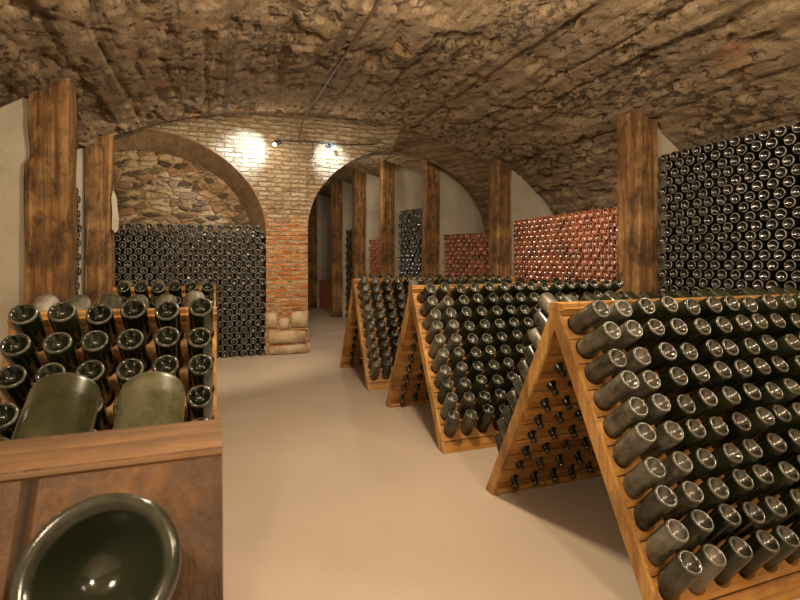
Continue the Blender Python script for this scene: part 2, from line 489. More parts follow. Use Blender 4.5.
# second chamber behind the right arch: its wall veers to the left
WALL2 = [(6.34, 3.9), (7.7, 3.40), (8.9, 3.03), (10.05, 2.81), (11.2, 2.60), (13.6, 2.48), (16.0, 2.40)]
def xr(y):
    for (y0, x0), (y1, x1) in zip(WALL2, WALL2[1:]):
        if y <= y1: return x0 + (x1 - x0) * (y - y0) / (y1 - y0)
    return WALL2[-1][1]
sweep('ceiling_passage', M_VBRICK, frange(YE + 0.38, 15.5, 60), lambda y: xr(y) - 1.0, 2.8, 1.85, 1.42, 0.02, 90)

mb = MB(); mb.box((-2.6, -2.3, -0.1), (5.6, 15.6, 0.0))
tag(mb.build('floor', M_FLOOR), kind='structure')
mb = MB(); mb.box((-2.6, -2.4, 0), (5.4, -2.2, 3.4))
tag(mb.build('wall_front', M_PLASTER), kind='structure')
mb = MB(); mb.box((4.98, -2.2, 0), (5.2, YE + 0.4, 2.2))
tag(mb.build('wall_right', M_PLASTER), kind='structure')
mb = MB(); mb.box((-2.45, -2.2, 0), (-2.2, 8, 2.2))
tag(mb.build('wall_left', M_PLASTER), kind='structure')
mb = MB(); mb.box((-0.6, 15.2, 0), (5.2, 15.4, 3.4)); mb.box((0.9, YE + 0.4, 0), (1.05, 15.3, 3.4))
tag(mb.build('wall_passage', M_PLASTER), kind='structure')

# end wall with the two arches (strips from the arch up to the vault)
ARCH_L = (-0.88, 1.52, 1.62, 1.28)      # centre, half width, springing, rise
ARCH_R = (2.70, 1.50, 1.70, 1.22)
def intr(x, A):
    c, w, s, r = A
    t = (x - c) / w
    return s + r * math.sqrt(max(0.0, 1 - t * t)) if abs(t) < 1 else 0.0
def arc_xs(A, n=44): return [A[0] - A[1] * math.cos(PI * i / n) for i in range(n + 1)]
mb = MB()
segs = [('w', -2.4 - 0.2, -2.4), ('a', ARCH_L), ('w', 0.64, 1.20), ('a', ARCH_R), ('w', 4.20, 5.0)]
y0, y1 = YE, YE + 0.42
def lean(x):
    t = min(max((x - 2.0) / 1.0, 0.0), 1.0)
    return t * t * (3 - 2 * t)
def wob(x, z): return 0.016 * noise.noise(Vector((x * 5, 1, z * 9)))
for s in segs:
    if s[0] == 'w':
        xs = frange(s[1], s[2], 6); low = lambda x: 0.0
    else:
        xs = arc_xs(s[1]); low = lambda x, A=s[1]: max(intr(x, A), A[2])
    NZ = 14
    for a, b in zip(xs, xs[1:]):
        for k in range(NZ):
            q = []
            for x, kk in ((a, k), (b, k), (b, k + 1), (a, k + 1)):
                lo, hi = low(x), vz(x, 0.12 * (1 - lean(x)))
                t = kk / NZ
                z = lo + (max(hi, lo) - lo) * t
                yy = y0 if s[0] == 'w' and s[1] < 4 else (y0 + 0.36 * lean(x)) * (1 - t) + (y0 - 0.45 * lean(x)) * t
                q.append((x, yy + wob(x, z), z))
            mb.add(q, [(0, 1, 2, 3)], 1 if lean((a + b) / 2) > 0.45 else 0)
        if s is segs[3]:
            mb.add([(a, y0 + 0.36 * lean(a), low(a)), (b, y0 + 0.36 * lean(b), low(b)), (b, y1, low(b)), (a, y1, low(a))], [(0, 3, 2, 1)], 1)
        mb.add([(a, y1, low(a)), (b, y1, low(b)), (b, y1, 3.6), (a, y1, 3.6)], [(0, 3, 2, 1)])
for x, zt in ((0.64, 1.62), (1.20, 1.70), (4.20, 1.70)):
    mb.add([(x, y0, 0), (x, y1, 0), (x, y1, zt), (x, y0, zt)], [(0, 1, 2, 3)])
tag(mb.build('wall_back', [M_BRICK, M_SOFFIT], fix=False), kind='structure')

# flared plaster ring of the left arch
mb = MB()
c, w, s_, r_ = ARCH_L
def ring(i, j):
    ph = PI - PI * i / 60
    t = j / 4
    ww, rr = w - 0.17 * t, r_ - 0.20 * t
    return (c + ww * math.cos(ph) + 0.006 * noise.noise(Vector((i * .4, j, 0))), YE - 0.012 + 0.36 * t, s_ + rr * math.sin(ph))
mb.grid(ring, 60, 4)
def lip(i, j):
    ph = PI - PI * i / 60
    return (c + (w + 0.018 * j) * math.cos(ph), YE - 0.012 + 0.004 * j, s_ + (r_ + 0.018 * j) * math.sin(ph))
mb.grid(lip, 60, 1)
M_RING = m_wood('arch_plaster', 1, (0.17, 0.10, 0.05), (0.25, 0.16, 0.085), (0.33, 0.22, 0.125), 0.5, None, 0.85, False)
tag(mb.build('trim_1', M_RING, smooth=True, fix=False), kind='structure')

# rubble infill inside the left arch
mb = MB()
mb.grid(lambda i, j: (-2.5 + 3.15 * i / 40, YE + 0.36 + 0.03 * noise.noise(Vector((i * .6, 7, j * .9))), 3.0 * j / 40), 40, 40)
tag(mb.build('wall_niche', M_RUBBLE, smooth=True, fix=False), kind='structure')

# pale stone blocks at the foot of the pier
M_BLOCK = NT('pale_stone')
_p = M_BLOCK.pos(); _a = M_BLOCK.noise(_p, 7, 8, 0.65)
M_BLOCK = M_BLOCK.done(M_BLOCK.ramp(_a, [(0.3, (0.24, 0.16, 0.085)), (0.5, (0.48, 0.36, 0.22)), (0.7, (0.58, 0.47, 0.32))]), 0.9, M_BLOCK.bump(_a, 0.8, 0.03))
mb = MB()
def stone(x0, x1, z0, z1, out):
    b = bmesh.new()
    bmesh.ops.create_cube(b, size=1)
    bmesh.ops.bevel(b, geom=b.edges[:], offset=0.09, segments=2, affect='EDGES')
    bmesh.ops.subdivide_edges(b, edges=b.edges[:], cuts=1, use_grid_fill=True)
    k = random.random() * 40
    vs = []
    for v in b.verts:
        p = Vector(((x0 + x1) / 2 + v.co.x * (x1 - x0), YE + 0.2 + v.co.y * (0.40 + 2 * out), (z0 + z1) / 2 + v.co.z * (z1 - z0)))
        p += noise.noise_vector(p * 9 + Vector((k, 0, 0))) * 0.010
        vs.append(p)
    b.verts.index_update()
    mb.add(vs, [[v.index for v in f.verts] for f in b.faces])
    b.free()
stone(0.625, 1.225, 0.0, 0.13, 0.035); stone(0.63, 1.215, 0.135, 0.33, 0.025)
stone(0.635, 0.80, 0.335, 0.58, 0.012); stone(0.805, 0.955, 0.335, 0.50, 0.010); stone(0.96, 1.21, 0.335, 0.59, 0.014)
tag(mb.build('trim_2', M_BLOCK, smooth=True), kind='structure')


# partitions between the bays and their timber posts
def partition(name, x0, x1, y, th, top):
    """plaster wall from x0 to x1, its top following the vault"""
    m = MB()
    xs = frange(x0, x1, 14)
    NZ = 16
    for sgn in (-1, 1):
        m.grid(lambda i, j: (xs[i], y + sgn * th / 2 + 0.010 * noise.noise(Vector((xs[i] * 3, sgn, j * .6))), max(top(xs[i]), 0.3) * j / NZ), 14, NZ)
    for x in (x0, x1):
        m.add([(x, y - th / 2, 0), (x, y + th / 2, 0), (x, y + th / 2, top(x)), (x, y - th / 2, top(x))], [(0, 1, 2, 3)])
    return tag(m.build(name, M_PLASTER, smooth=True), kind='structure')


def post_mesh(wx, wy, z1, seed, chip=0.0):
    m = MB()
    nz, per = 46, 7
    ring_ = []
    for a in range(per): ring_.append((-wx / 2 + wx * a / per, -wy / 2))
    for a in range(per): ring_.append((wx / 2, -wy / 2 + wy * a / per))
    for a in range(per): ring_.append((wx / 2 - wx * a / per, wy / 2))
    for a in range(per): ring_.append((-wx / 2, wy / 2 - wy * a / per))
    n = len(ring_)
    vs = []
    for k in range(nz + 1):
        z = z1 * k / nz
        for x, y in ring_:
            ex, ey = abs(abs(x) - wx / 2) < 1e-6, abs(abs(y) - wy / 2) < 1e-6
            f = 1.0 - (0.045 if ex and ey else 0.0)
            p = Vector((x * f, y * f, z))
            p += Vector((noise.noise(Vector((seed + x * 7, y * 7, z * 1.6))), noise.noise(Vector((seed + x * 7, y * 7 + 9, z * 1.6))), 0)) * 0.018
            g = noise.noise(Vector((x * 30 + seed, y * 30, z * 0.9))) * 0.006
            p.x += g; p.y += g
            if chip and z > z1 * 0.72 and x < -wx * 0.2: p.x += chip * (0.5 + 0.5 * noise.noise(Vector((seed, 0, z * 5))))
            vs.append(p)
    fs = [(k * n + i, k * n + (i + 1) % n, (k + 1) * n + (i + 1) % n, (k + 1) * n + i) for k in range(nz) for i in range(n)]
    fs += [tuple(range(n)), tuple(range(nz * n, nz * n + n))]
    m.add(vs, fs)
    return m


def post(x, y, z1, wx, wy, label, seed, chip=0.0):
    o = post_mesh(wx, wy, z1, seed, chip).build('timber_post', M_POST, smooth=False)
    o.location = (x, y, 0)
    return tag(o, label, 'post', 'timber posts along the bays')


POST_R = [(3.9, 1.28), (3.9, 3.81), (3.9, 6.34)]
for k, (x, y) in enumerate(POST_R):
    partition('wall_bay', x + 0.12, 4.98, y + 0.02, 0.20, lambda q: vz(q) + 0.06)
plabels = ['broad weathered oak post between the tall dark bottle stack and the red bottle stack',
           'pale oak post where the near vault meets the arch, between two red bottle stacks']
post(3.9, 3.81, 2.86, 0.27, 0.27, plabels[0], 3.0)
post(3.9, 6.34, 2.86, 0.25, 0.25, plabels[1], 5.0)
def vz2(x, y):
    q = 1 - ((x - (xr(y) - 1.0)) / 2.8) ** 2
    return 1.42 + 1.85 * math.sqrt(max(q, 0))
P2 = [(3.40, 7.7), (3.03, 8.9), (2.81, 10.05), (2.60, 11.2), (2.48, 13.6)]
l2 = ['dark oak post just inside the arch, left of the far red bottles under grey plaster',
      'slim oak post seen through the arch, left edge of the far dark bottle stack',
      'bright orange-brown post seen through the arch above the farthest wooden rack',
      'greyish timber post standing on bare floor beyond the brick pier',
      'farthest timber post, just right of the brick pier edge']
for (x, y), lb, sd in zip(P2, l2, (8.0, 11.0, 14.0, 17.0, 20.0)):
    partition('wall_bay', x + 0.10, 5.0, y + 0.02, 0.16, lambda q, y=y: vz2(q, y) + 0.05)
    post(x, y, vz2(x, y) + 0.03, 0.24, 0.22, lb, sd)
# left posts
for k, y in enumerate((4.72, 6.52)):
    partition('wall_bay', -2.2, -1.30, y + 0.03, 0.20, lambda q: vz(q) + 0.06)
pl1 = post(-1.225, 4.72, 2.80, 0.30, 0.26, 'chipped dark oak post beside white plaster, nearer one on the left wall', 23.0, 0.05)
pl2 = post(-1.225, 6.52, 2.80, 0.26, 0.24, 'smooth brown oak post at the left edge of the arched niche', 27.0)
mb = MB()
rag = [(0.135, 1.62), (0.175, 1.58), (0.20, 1.62), (0.205, 1.75), (0.19, 1.86), (0.18, 1.98), (0.15, 2.06), (0.132, 1.98), (0.14, 1.8)]
mb.add([(x, -0.12, z) for x, z in rag] + [(x, -0.10, z) for x, z in rag],
       [tuple(range(9)), tuple(range(17, 8, -1))] + [(i, (i + 1) % 9, 9 + (i + 1) % 9, 9 + i) for i in range(9)])
mb.build('plaster_flake', M_PLASTER, pl2)


# ------------------------------------------------------------------ bottles
PROF = [(0, .030), (.006, .0295), (.012, .0270), (.018, .0215), (.024, .0145), (.029, .0070), (.0332, .0018), (.0365, 0.0), (.040, .0012), (.0430, .005), (BR, .011), (BR, .09), (BR, .158),
        (.0435, .176), (.039, .197), (.030, .217), (.0215, .234), (.0165, .252), (.0150, .263), (.0168, .265), (.0168, .272), (.0140, .2735), (0, .274)]
PROF_LO = [(0, .030), (.014, .026), (.029, .006), (.0365, 0.0), (.042, .004), (BR, .011), (BR, .158), (.035, .208), (.016, .25), (.015, .274), (0, .275)]
CAPP = [(0.0176, .2685), (.0176, .276), (.0165, .2785), (0, .279)]


def bottle_mesh(name, mat, n=20):
    m = MB(); m.lathe(PROF, n); return m.mesh(name, mat, True)


PROF, keep_ = [(r * 0.93, z) for r, z in PROF], PROF
ME_GREEN = bottle_mesh('green_bottle', M_GREEN, 24)
ME_BLACK = bottle_mesh('black_green_bottle', M_BLACKG, 28)
ME_DUSTLIT = bottle_mesh('dusty_lit_bottle', M_DUSTLIT, 24)
PROF = keep_
PROF, keep_ = [(r * 0.90, z) for r, z in PROF], PROF
ME_GREENT = bottle_mesh('clear_green_bottle', M_GREENT, 48)
PROF = keep_
PROF, keep_ = [(0, .034), (.005, .0337), (.010, .0320), (.017, .0265), (.024, .018), (.031, .0085), (.0355, .0022), (.0385, 0.0), (.0410, .0008), (.0432, .0035)] + PROF[10:], PROF
ME_BIG = bottle_mesh('large_bottle', M_BIGG, 72)
PROF = keep_
ME_DARK = bottle_mesh('dark_bottle', M_DARK, 20)
ME_ROSE = bottle_mesh('rose_bottle', M_ROSE, 20)
m = MB(); m.lathe(CAPP, 20); ME_CAP = m.mesh('crown_cap', M_CAP, True)

ORD = ['zeroth', 'first', 'second', 'third', 'fourth', 'fifth', 'sixth', 'seventh', 'eighth', 'ninth', 'tenth', 'eleventh', 'twelfth', 'thirteenth', 'fourteenth',
       'fifteenth', 'sixteenth', 'seventeenth', 'eighteenth', 'nineteenth', 'twentieth', 'twenty-first', 'twenty-second', 'twenty-third', 'twenty-fourth',
       'twenty-fifth', 'twenty-sixth', 'twenty-seventh', 'twenty-eighth', 'twenty-ninth', 'thirtieth']
def rowname(k): return 'top row' if k == 0 else ORD[k + 1] + ' row down'


class Bottle:
    __slots__ = ('base', 'axis', 'me', 'label', 'roll', 'cap', 'score', 'kind')

    def __init__(s, base, axis, me, label, cap=False, kind='riddling'):
        s.base, s.axis, s.me, s.label, s.cap, s.kind = Vector(base), Vector(axis).normalized(), me, label, cap, kind
        s.roll = random.random() * 2 * PI; s.score = 0.0

    def matrix(s):
        q = Vector((0, 0, 1)).rotation_difference(-s.axis) @ Quaternion((0, 0, 1), s.roll)
        return Matrix.Translation(s.base) @ q.to_matrix().to_4x4()


# ------------------------------------------------------------------ riddling racks
def side_fn(side, yo=0.0):
    """(u along the ridge, v down the slope, w outwards) -> rack coordinates; side -1 faces the camera"""
    D = Vector((0, side * math.sin(AL), -math.cos(AL)))
    Nn = Vector((0, side * math.cos(AL), math.sin(AL)))
    R = Vector((0, side * yo, HR))
    return lambda u, v, w: R + Vector((u, 0, 0)) + D * v + Nn * w


def panel(fn, u0, ncol, width, hole, PU, V1):
    """board with round holes, in cells of PU x PV, with plain margins"""
    m = MB()
    K = 16
    def cell(cu, cv):
        ou, iu, bu = [], [], []
        for k in range(K):
            a = 2 * PI * (k + 0.5) / K
            c_, s_ = math.cos(a), math.sin(a)
            q = max(abs(c_), abs(s_))
            ou.append((cu + c_ / q * PU / 2, cv + s_ / q * PV / 2)); iu.append((cu + c_ * hole, cv + s_ * hole * 0.98)); bu.append((cu + c_ * hole * 0.56, cv + s_ * hole * 0.56))
        vs = [fn(u, v, w) for w, L in ((0, ou), (0, iu), (-RT, ou), (-RT, bu)) for u, v in L]
        fs = []
        for k in range(K):
            j = (k + 1) % K
            fs.append((k, j, K + j, K + k)); fs.append((2 * K + k, 3 * K + k, 3 * K + j, 2 * K + j))
            fs.append((K + k, K + j, 3 * K + j, 3 * K + k))
        m.add(vs, fs)
        cs = [(cu - PU / 2, cv - PV / 2), (cu + PU / 2, cv - PV / 2), (cu + PU / 2, cv + PV / 2), (cu - PU / 2, cv + PV / 2)]
        for i, (u, v) in enumerate(cs):      # the corners cut off by the round of outer points
            k = {2: 1, 3: 5, 0: 9, 1: 13}[i]
            p, q = ou[k], ou[k + 1]
            m.add([fn(u, v, 0), fn(*p, 0), fn(*q, 0), fn(u, v, -RT), fn(*p, -RT), fn(*q, -RT)], [(0, 1, 2), (3, 5, 4)])
    v_top, v_bot = V1 - PV / 2, V1 + PV * (NROW - 0.5)
    for r in range(NROW):
        for c_ in range(ncol): cell(u0 + c_ * PU, V1 + r * PV)
    ua, ub = u0 - PU / 2, u0 + PU * (ncol - 0.5)
    m.obox(fn, (0, 0, -RT), (width, v_top, 0))
    m.obox(fn, (0, v_bot, -RT), (width, SL, 0))
    m.obox(fn, (0, v_top, -RT), (ua, v_bot, 0))
    m.obox(fn, (ub, v_top, -RT), (width, v_bot, 0))
    return m


def link_chain(m, a, b, nl=16, sag=0.06):
    a, b = Vector(a), Vector(b)
    for i in range(nl):
        t = (i + 0.5) / nl
        p = a.lerp(b, t) - Vector((0, 0, sag * 4 * t * (1 - t)))
        d = (b - a).normalized()
        side = Vector((1, 0, 0)) if i % 2 else d.cross(Vector((1, 0, 0))).normalized()
        L = (b - a).length / nl * 0.70
        pts = [p + d * (L * math.cos(q)) + side * (0.008 * math.sin(q)) for q in frange(0, 2 * PI, 10)]
        m.tube(pts, 0.0026, 5)


def make_rack(ncol, width, u0, u0b, mat, edge, rail, rw=0.034, front_mat=None, ends=True, rt=0.030, pu=PU, v1=V1, yo=0.0):
    root = empty('riddling_rack')
    for side in (-1, 1):
        fn = side_fn(side, yo)
        o = panel(fn, u0 if side < 0 else u0b, ncol, width, 0.0455, pu, v1).build('panel', front_mat or mat, root)
        for ua, ub in ((-0.016, 0.0), (width, width + 0.016)) if ends else ():
            e = MB(); e.obox(fn, (ua, 0.004, -RT - 0.006), (ub, SL, 0.004)); e.build('end_board', edge, o)
        f = MB(); f.obox(fn, (0.0, SL - 0.06, -RT - 0.02), (width, SL, -RT)); f.build('foot_rail', edge, o)
    t = MB()
    # ridge rail: a shallow board that closes the top
    eo = 0.017 if ends else 0.0
    xs = [(-rw + 0.004, HR - rt), (-rw, HR - 0.004), (-rw + 0.006, HR), (rw - 0.006, HR), (rw, HR - 0.004), (rw - 0.004, HR - rt)]
    n = len(xs)
    t.add([(x, y, z) for x in (-eo, width + eo) for y, z in xs],
          [tuple(range(n)), tuple(range(2 * n - 1, n - 1, -1))] + [(i, (i + 1) % n, n + (i + 1) % n, n + i) for i in range(n)])
    t.build('ridge_rail', rail, root)
    ch = MB(); link_chain(ch, (0.30, -HW * 0.50 + 0.05, HR * 0.5), (0.30, HW * 0.50 - 0.05, HR * 0.5))
    ch.build('chain', M_IRON, root)
    return root


def copy_thing(o, loc):
    c = o.copy(); COL.objects.link(c); c.location = loc
    for ch in o.children:
        k = ch.copy(); COL.objects.link(k); k.parent = c
        for g in ch.children:
            d = g.copy(); COL.objects.link(d); d.parent = k
    return c


BOT = []
def fill(loc, ncol, u0, u0b, efun, front, back, mes, skip=lambda side, r, c: False, cap=True, out=0.203, pu=PU, v1=V1, yo=0.0):
    loc = Vector(loc)
    for side, words_ in ((-1, front), (1, back)):
        fn = side_fn(side, yo)
        for r in range(NROW):
            for c in range(ncol):
                if skip(side, r, c): continue
                e = math.radians(efun(r) + random.uniform(-2.5, 2.5))
                ax = Vector((random.uniform(-0.02, 0.02), side * math.cos(e), math.sin(e)))
                h = fn((u0 if side < 0 else u0b) + c * pu, v1 + r * PV, -RT * 0.5)
                base = loc + h + ax * (out + (0.008 if side > 0 else -0.0025 * r if ncol > 10 else 0.0) + random.uniform(-0.010, 0.012))
                BOT.append(Bottle(base, ax, ME_DUSTLIT if (ncol > 10 and c < 2) or (mes is ME_BLACK and side > 0) else mes, words_(r, c), cap))  # columns next to the aisle take the paler glass as painted aisle light


RW_R, NC_R = 1.98, 15
U0, U0B = 0.060, 0.094
rack = make_rack(NC_R, RW_R, U0, U0B, M_PINE, M_EDGE, M_EDGE)
rack.location = (1.41, 1.82, 0)
tag(rack, 'honey-coloured wooden A-frame rack full of bottles, nearest beside the aisle on the right', 'bottle rack', 'right-hand riddling racks')
r2 = copy_thing(rack, (1.41, 3.54, 0)); r2['label'] = 'wooden A-frame bottle rack between the nearest and the farthest right-hand racks'
r3 = copy_thing(rack, (1.41, 5.24, 0)); r3['label'] = 'farthest A-frame bottle rack, just right of the brick pier'
eR = lambda r: 30 + 2.9 * r
for y, nm in ((1.82, 'nearest'), (3.54, 'middle'), (5.24, 'farthest')):
    fill((1.41, y, 0), NC_R, U0, U0B, eR,
         lambda r, c, nm=nm: f'{"aisle-lit grey-green" if c < 2 else "green"} bottle, {rowname(r)}, {ORD[c + 1]} from the aisle, front of {nm} right rack',
         lambda r, c, nm=nm: f'{"aisle-lit grey-green" if c < 2 else "green"} bottle, {rowname(r)}, {ORD[c + 1]} from the aisle, rear of {nm} right rack', ME_GREEN)

RW_L, NC_L, PL = 0.675, 6, 0.107
UL, ULB = RW_L - 0.0535 - 5 * PL, RW_L - 0.085 - 5 * PL
rackl = make_rack(NC_L, RW_L, UL, ULB, M_PINE_V, M_EDGE, M_EDGE, ends=False, pu=PL)
rackl.location = (-0.669, 2.12, 0)
tag(rackl, 'small pine rack with six columns of dark bottles behind the foreground beam', 'bottle rack', 'left-hand riddling racks')
rc = copy_thing(rackl, (-0.669, 4.0, 0)); rc['label'] = 'small far-left rack showing only its top bottles before the dark stack wall'
ra = make_rack(NC_L, RW_L, UL - 0.030, ULB, M_OLDW, M_OLDW, M_OLDR, 0.047, ends=False, pu=PL, v1=0.128, rt=0.012, yo=0.042)
ra.location = (-0.669, 0.508, 0); ra.scale = (1, 1, 1.088 / HR)
tag(ra, 'weathered brown rack top in the foreground with one bottle base facing out', 'bottle rack', 'left-hand riddling racks')
eL = lambda r: 37 + 0.8 * r
for y, nm in ((2.12, 'second'), (4.0, 'third')):
    fill((-0.669, y, 0), NC_L, UL, ULB, eL,
         lambda r, c, nm=nm: f'dark bottle, {rowname(r)}, {ORD[6 - c]} from the aisle, front of {nm} left rack',
         lambda r, c, nm=nm: f'pale dusty bottle, {rowname(r)}, {ORD[6 - c]} from the aisle, rear of {nm} left rack', ME_BLACK, pu=PL)
fill((-0.669, 0.512, 0.004), NC_L, UL, ULB, lambda r: 36, None and 0 or (lambda r, c: ''),
     lambda r, c: ['large pale green bottle rising behind the foreground beam, nearer the aisle', 'large pale green bottle rising behind the foreground beam, farther from the aisle'][min(5 - c, 1)] if r == 0 and c >= 4
     else f'pale green bottle, {rowname(r)}, {ORD[6 - c]} from the aisle, rear of foreground rack', ME_GREENT,
     skip=lambda s, r, c: s < 0, out=0.205, pu=PL, v1=0.128, yo=0.042)
BOT.append(Bottle((-0.064, 0.335, 1.070), (0.04, -0.80, 0.60), ME_BIG, 'very large dark bottle base in the foreground, poking out of the weathered boards', True))

# ------------------------------------------------------------------ stacks
HP = 0.117              # pitch in a row: gaps between the bottles
VPK = {'dark': 0.0785, 'rose': 0.0675}
def stack(p0, p1, axis, top, me, kind, words_):
    """bottles lying in rows between floor points p0 and p1, bases towards AXIS"""
    p0, p1 = Vector((*p0, 0)), Vector((*p1, 0))
    L = (p1 - p0).length; d = (p1 - p0) / L
    vp = VPK[kind]
    nr = int((top - BR) / vp) + 1
    nc = max(int(round((L - 2 * BR) / HP)), 1) + 1
    hp = (L - 2 * BR) / (nc - 1)
    for r in range(nr):
        off = (r % 2) * hp / 2
        for c in range(nc if r % 2 == 0 else nc - 1):
            p = p0 + d * (BR + off + c * hp + random.uniform(-0.003, 0.003))
            p.z = BR + 0.002 + r * vp + random.uniform(-0.002, 0.002)
            p += Vector(axis) * random.uniform(-0.010, 0.010)
            BOT.append(Bottle(p, axis, me, words_(nr - 1 - r, c), False, kind))


XS = 4.02
stack((XS, 3.66), (XS, 1.45), (-1, 0, 0), 2.28, ME_DARK, 'dark', lambda r, c: f'dark stacked bottle, {rowname(r)}, {ORD[c + 1]} from the post, in the tall wall stack')
stack((XS, 6.18), (XS, 3.96), (-1, 0, 0), 1.84, ME_ROSE, 'rose', lambda r, c: f'red stacked bottle, {rowname(r)}, {ORD[c + 1]} from far end, in the large red stack')
def side_stack(k, top, me, kind, nm, what):
    (xa, ya), (xb, yb) = ([(3.9, 6.34)] + P2)[k], ([(3.9, 6.34)] + P2)[k + 1]
    a, b = Vector((xb, yb)), Vector((xa, ya))
    d = (b - a).normalized(); nrm = Vector((d.y, -d.x))
    if nrm.x < 0: nrm = -nrm
    q0, q1 = a + d * 0.14 + nrm * 0.16, b - d * 0.14 + nrm * 0.16
    stack(q0, q1, (-nrm.x, -nrm.y, 0), top, me, kind, lambda r, c: f'{what} bottle, {rowname(r)}, {ORD[c + 1]} from far end, in the {nm}')
side_stack(0, 1.70, ME_ROSE, 'rose', 'arch red stack', 'red')
side_stack(1, 2.19, ME_DARK, 'dark', 'dark stack inside the arch', 'dark')
side_stack(2, 1.72, ME_ROSE, 'rose', 'far red stack', 'red')
side_stack(3, 1.95, ME_DARK, 'dark', 'farthest dark stack inside the arch', 'dark')
side_stack(4, 0.75, ME_ROSE, 'rose', 'last red stack', 'red')
stack((-1.34, YE - 0.01), (0.638, YE - 0.01), (0, -1, 0), 1.70, ME_DARK, 'dark', lambda r, c: f'dark stacked bottle, {rowname(r)}, {ORD[c + 1]} from the post, in the arched niche')
stack((-1.38, 6.36), (-1.38, 4.90), (1, 0, 0), 2.05, ME_DARK, 'dark', lambda r, c: f'dark stacked bottle, {rowname(r)}, {ORD[c + 1]} from far post, between the left posts')

# ------------------------------------------------------------------ cable and lamps
mb = MB()
pts = []
for i, y in enumerate(frange(-1.0, 6.52, 60)):
    x = 1.17 - 0.011 * max(y, 0) + 0.012 * noise.noise(Vector((y * 1.3, 0, 0)))
    pts.append((x, y, vz(x) - 0.045 + 0.01 * noise.noise(Vector((y * 2, 3, 0)))))
pts += [(1.09, 6.62, 3.10), (1.08, 6.74, 3.04), (1.08, 6.83, 2.96), (1.08, 6.84, 2.88)]
mb.tube(pts, 0.013, 8)
cab = mb.build('ceiling_cable', M_CABLE, smooth=True)
tag(cab, 'thin brown cable running along the vault crown down to the brick pier', 'cable')
def lamp(x, z, lab, aim):
    r = empty('wall_lamp', (x, YE - 0.02, z))
    b = MB(); b.lathe([(0, 0), (0.035, 0), (0.038, 0.006), (0.032, 0.02), (0, 0.022)], 18, Matrix.Rotation(PI / 2, 4, 'X')); b.build('mount', M_BLACK, r, True)
    a = MB(); a.tube([(0, -0.02, 0), (aim * 0.01, -0.06, 0.01), (aim * 0.03, -0.09, 0.0), (aim * 0.04, -0.10, -0.02)], 0.007, 8); a.build('bracket', M_BLACK, r, True)
    Mx = Matrix.Translation((aim * 0.042, -0.105, -0.02)) @ Matrix.Rotation(PI - aim * 0.5, 4, 'Y')
    h = MB(); h.lathe([(0, -0.01), (0.014, -0.01), (0.02, 0.012), (0.024, 0.03), (0.022, 0.03), (0.016, 0.012), (0, 0.008)], 18, Mx); h = h.build('socket', M_BLACK, r, True)
    g = MB(); g.lathe([(0, 0.062), (0.010, 0.060), (0.018, 0.052), (0.021, 0.042), (0.018, 0.030), (0.012, 0.022), (0, 0.018)], 18, Mx); g.build('bulb', M_BULB, h, True)
    return tag(r, lab, 'lamp', 'lamps on the brick pier')
lamp(0.80, 2.86, 'small lit lamp on the brick pier, lighting the wall above the niche arch', -1)
lamp(1.47, 2.88, 'small lit lamp with bright bulb on the pier, nearer the open arch', 1)
mb = MB()
mb.tube([(0.80, YE - 0.03, 2.88), (0.92, YE - 0.035, 2.885), (1.08, YE - 0.05, 2.885)], 0.007, 6)
mb.tube([(1.08, YE - 0.05, 2.885), (1.25, YE - 0.04, 2.90), (1.47, YE - 0.03, 2.90), (1.75, YE - 0.03, 2.905), (2.2, YE - 0.03, 2.95)], 0.007, 6)
mb.tube([(1.26, YE - 0.04, 2.90), (1.27, YE - 0.035, 2.75), (1.25, YE - 0.03, 2.68)], 0.006, 6)
tag(mb.build('lamp_cable', M_BLACK, smooth=True), 'dark cable linking the two small lamps across the brick pier', 'cable')

# ------------------------------------------------------------------ camera
cam = bpy.data.cameras.new('camera')
co = bpy.data.objects.new('camera', cam); COL.objects.link(co)
co.location = (0, 0, HE); co.rotation_euler = (PI / 2, 0, -TH)
cam.sensor_width = 36; cam.lens = 36 * 500 / 800.0
cam.shift_y = -38 / 800.0
cam.clip_start = 0.03
cam.dof.use_dof = True; cam.dof.focus_distance = 3.2; cam.dof.aperture_fstop = 12.0
SC.camera = co

# ------------------------------------------------------------------ which bottles show: each a thing of its own; the rest of a kind is one mass
bpy.context.view_layer.update()
dg = bpy.context.evaluated_depsgraph_get()
eye = Vector((0, 0, HE))
F = Vector((math.sin(TH), math.cos(TH), 0)); R = Vector((math.cos(TH), -math.sin(TH), 0))
def in_frame(p, margin=0):
    q = p - eye
    d = q.dot(F)
    if d < 0.05: return 0
    x, y = 400 + 500 * q.dot(R) / d, 262 - 500 * q.z / d
    return d if -margin < x < 800 + margin and -margin < y < 600 + margin else 0
from mathutils.bvhtree import BVHTree
acc = MB(); owner = []
for o in SC.objects:
    if o.type != 'MESH' or o.name.startswith(('floor', 'ceiling', 'wall_front')): continue
    Mx = o.matrix_world
    acc.add([Mx @ v.co for v in o.data.vertices], [tuple(p.vertices) for p in o.data.polygons])
owner += [-1] * (len(acc.f) - len(owner))
for i, b in enumerate(BOT):
    acc.lathe(PROF_LO, 12, b.matrix())
    owner += [i] * (len(acc.f) - len(owner))
TREE = BVHTree.FromPolygons(acc.v, acc.f)
SAMP = []
for z, r in ((0.0, 0.037), (0.06, BR), (0.12, BR), (0.27, 0.0155)):
    for k in range(10 if z < 0.2 else 5): SAMP.append(Vector((r * math.cos(k * 0.628), r * math.sin(k * 0.628), z)))
SAMP.append(Vector((0, 0, 0.03)))
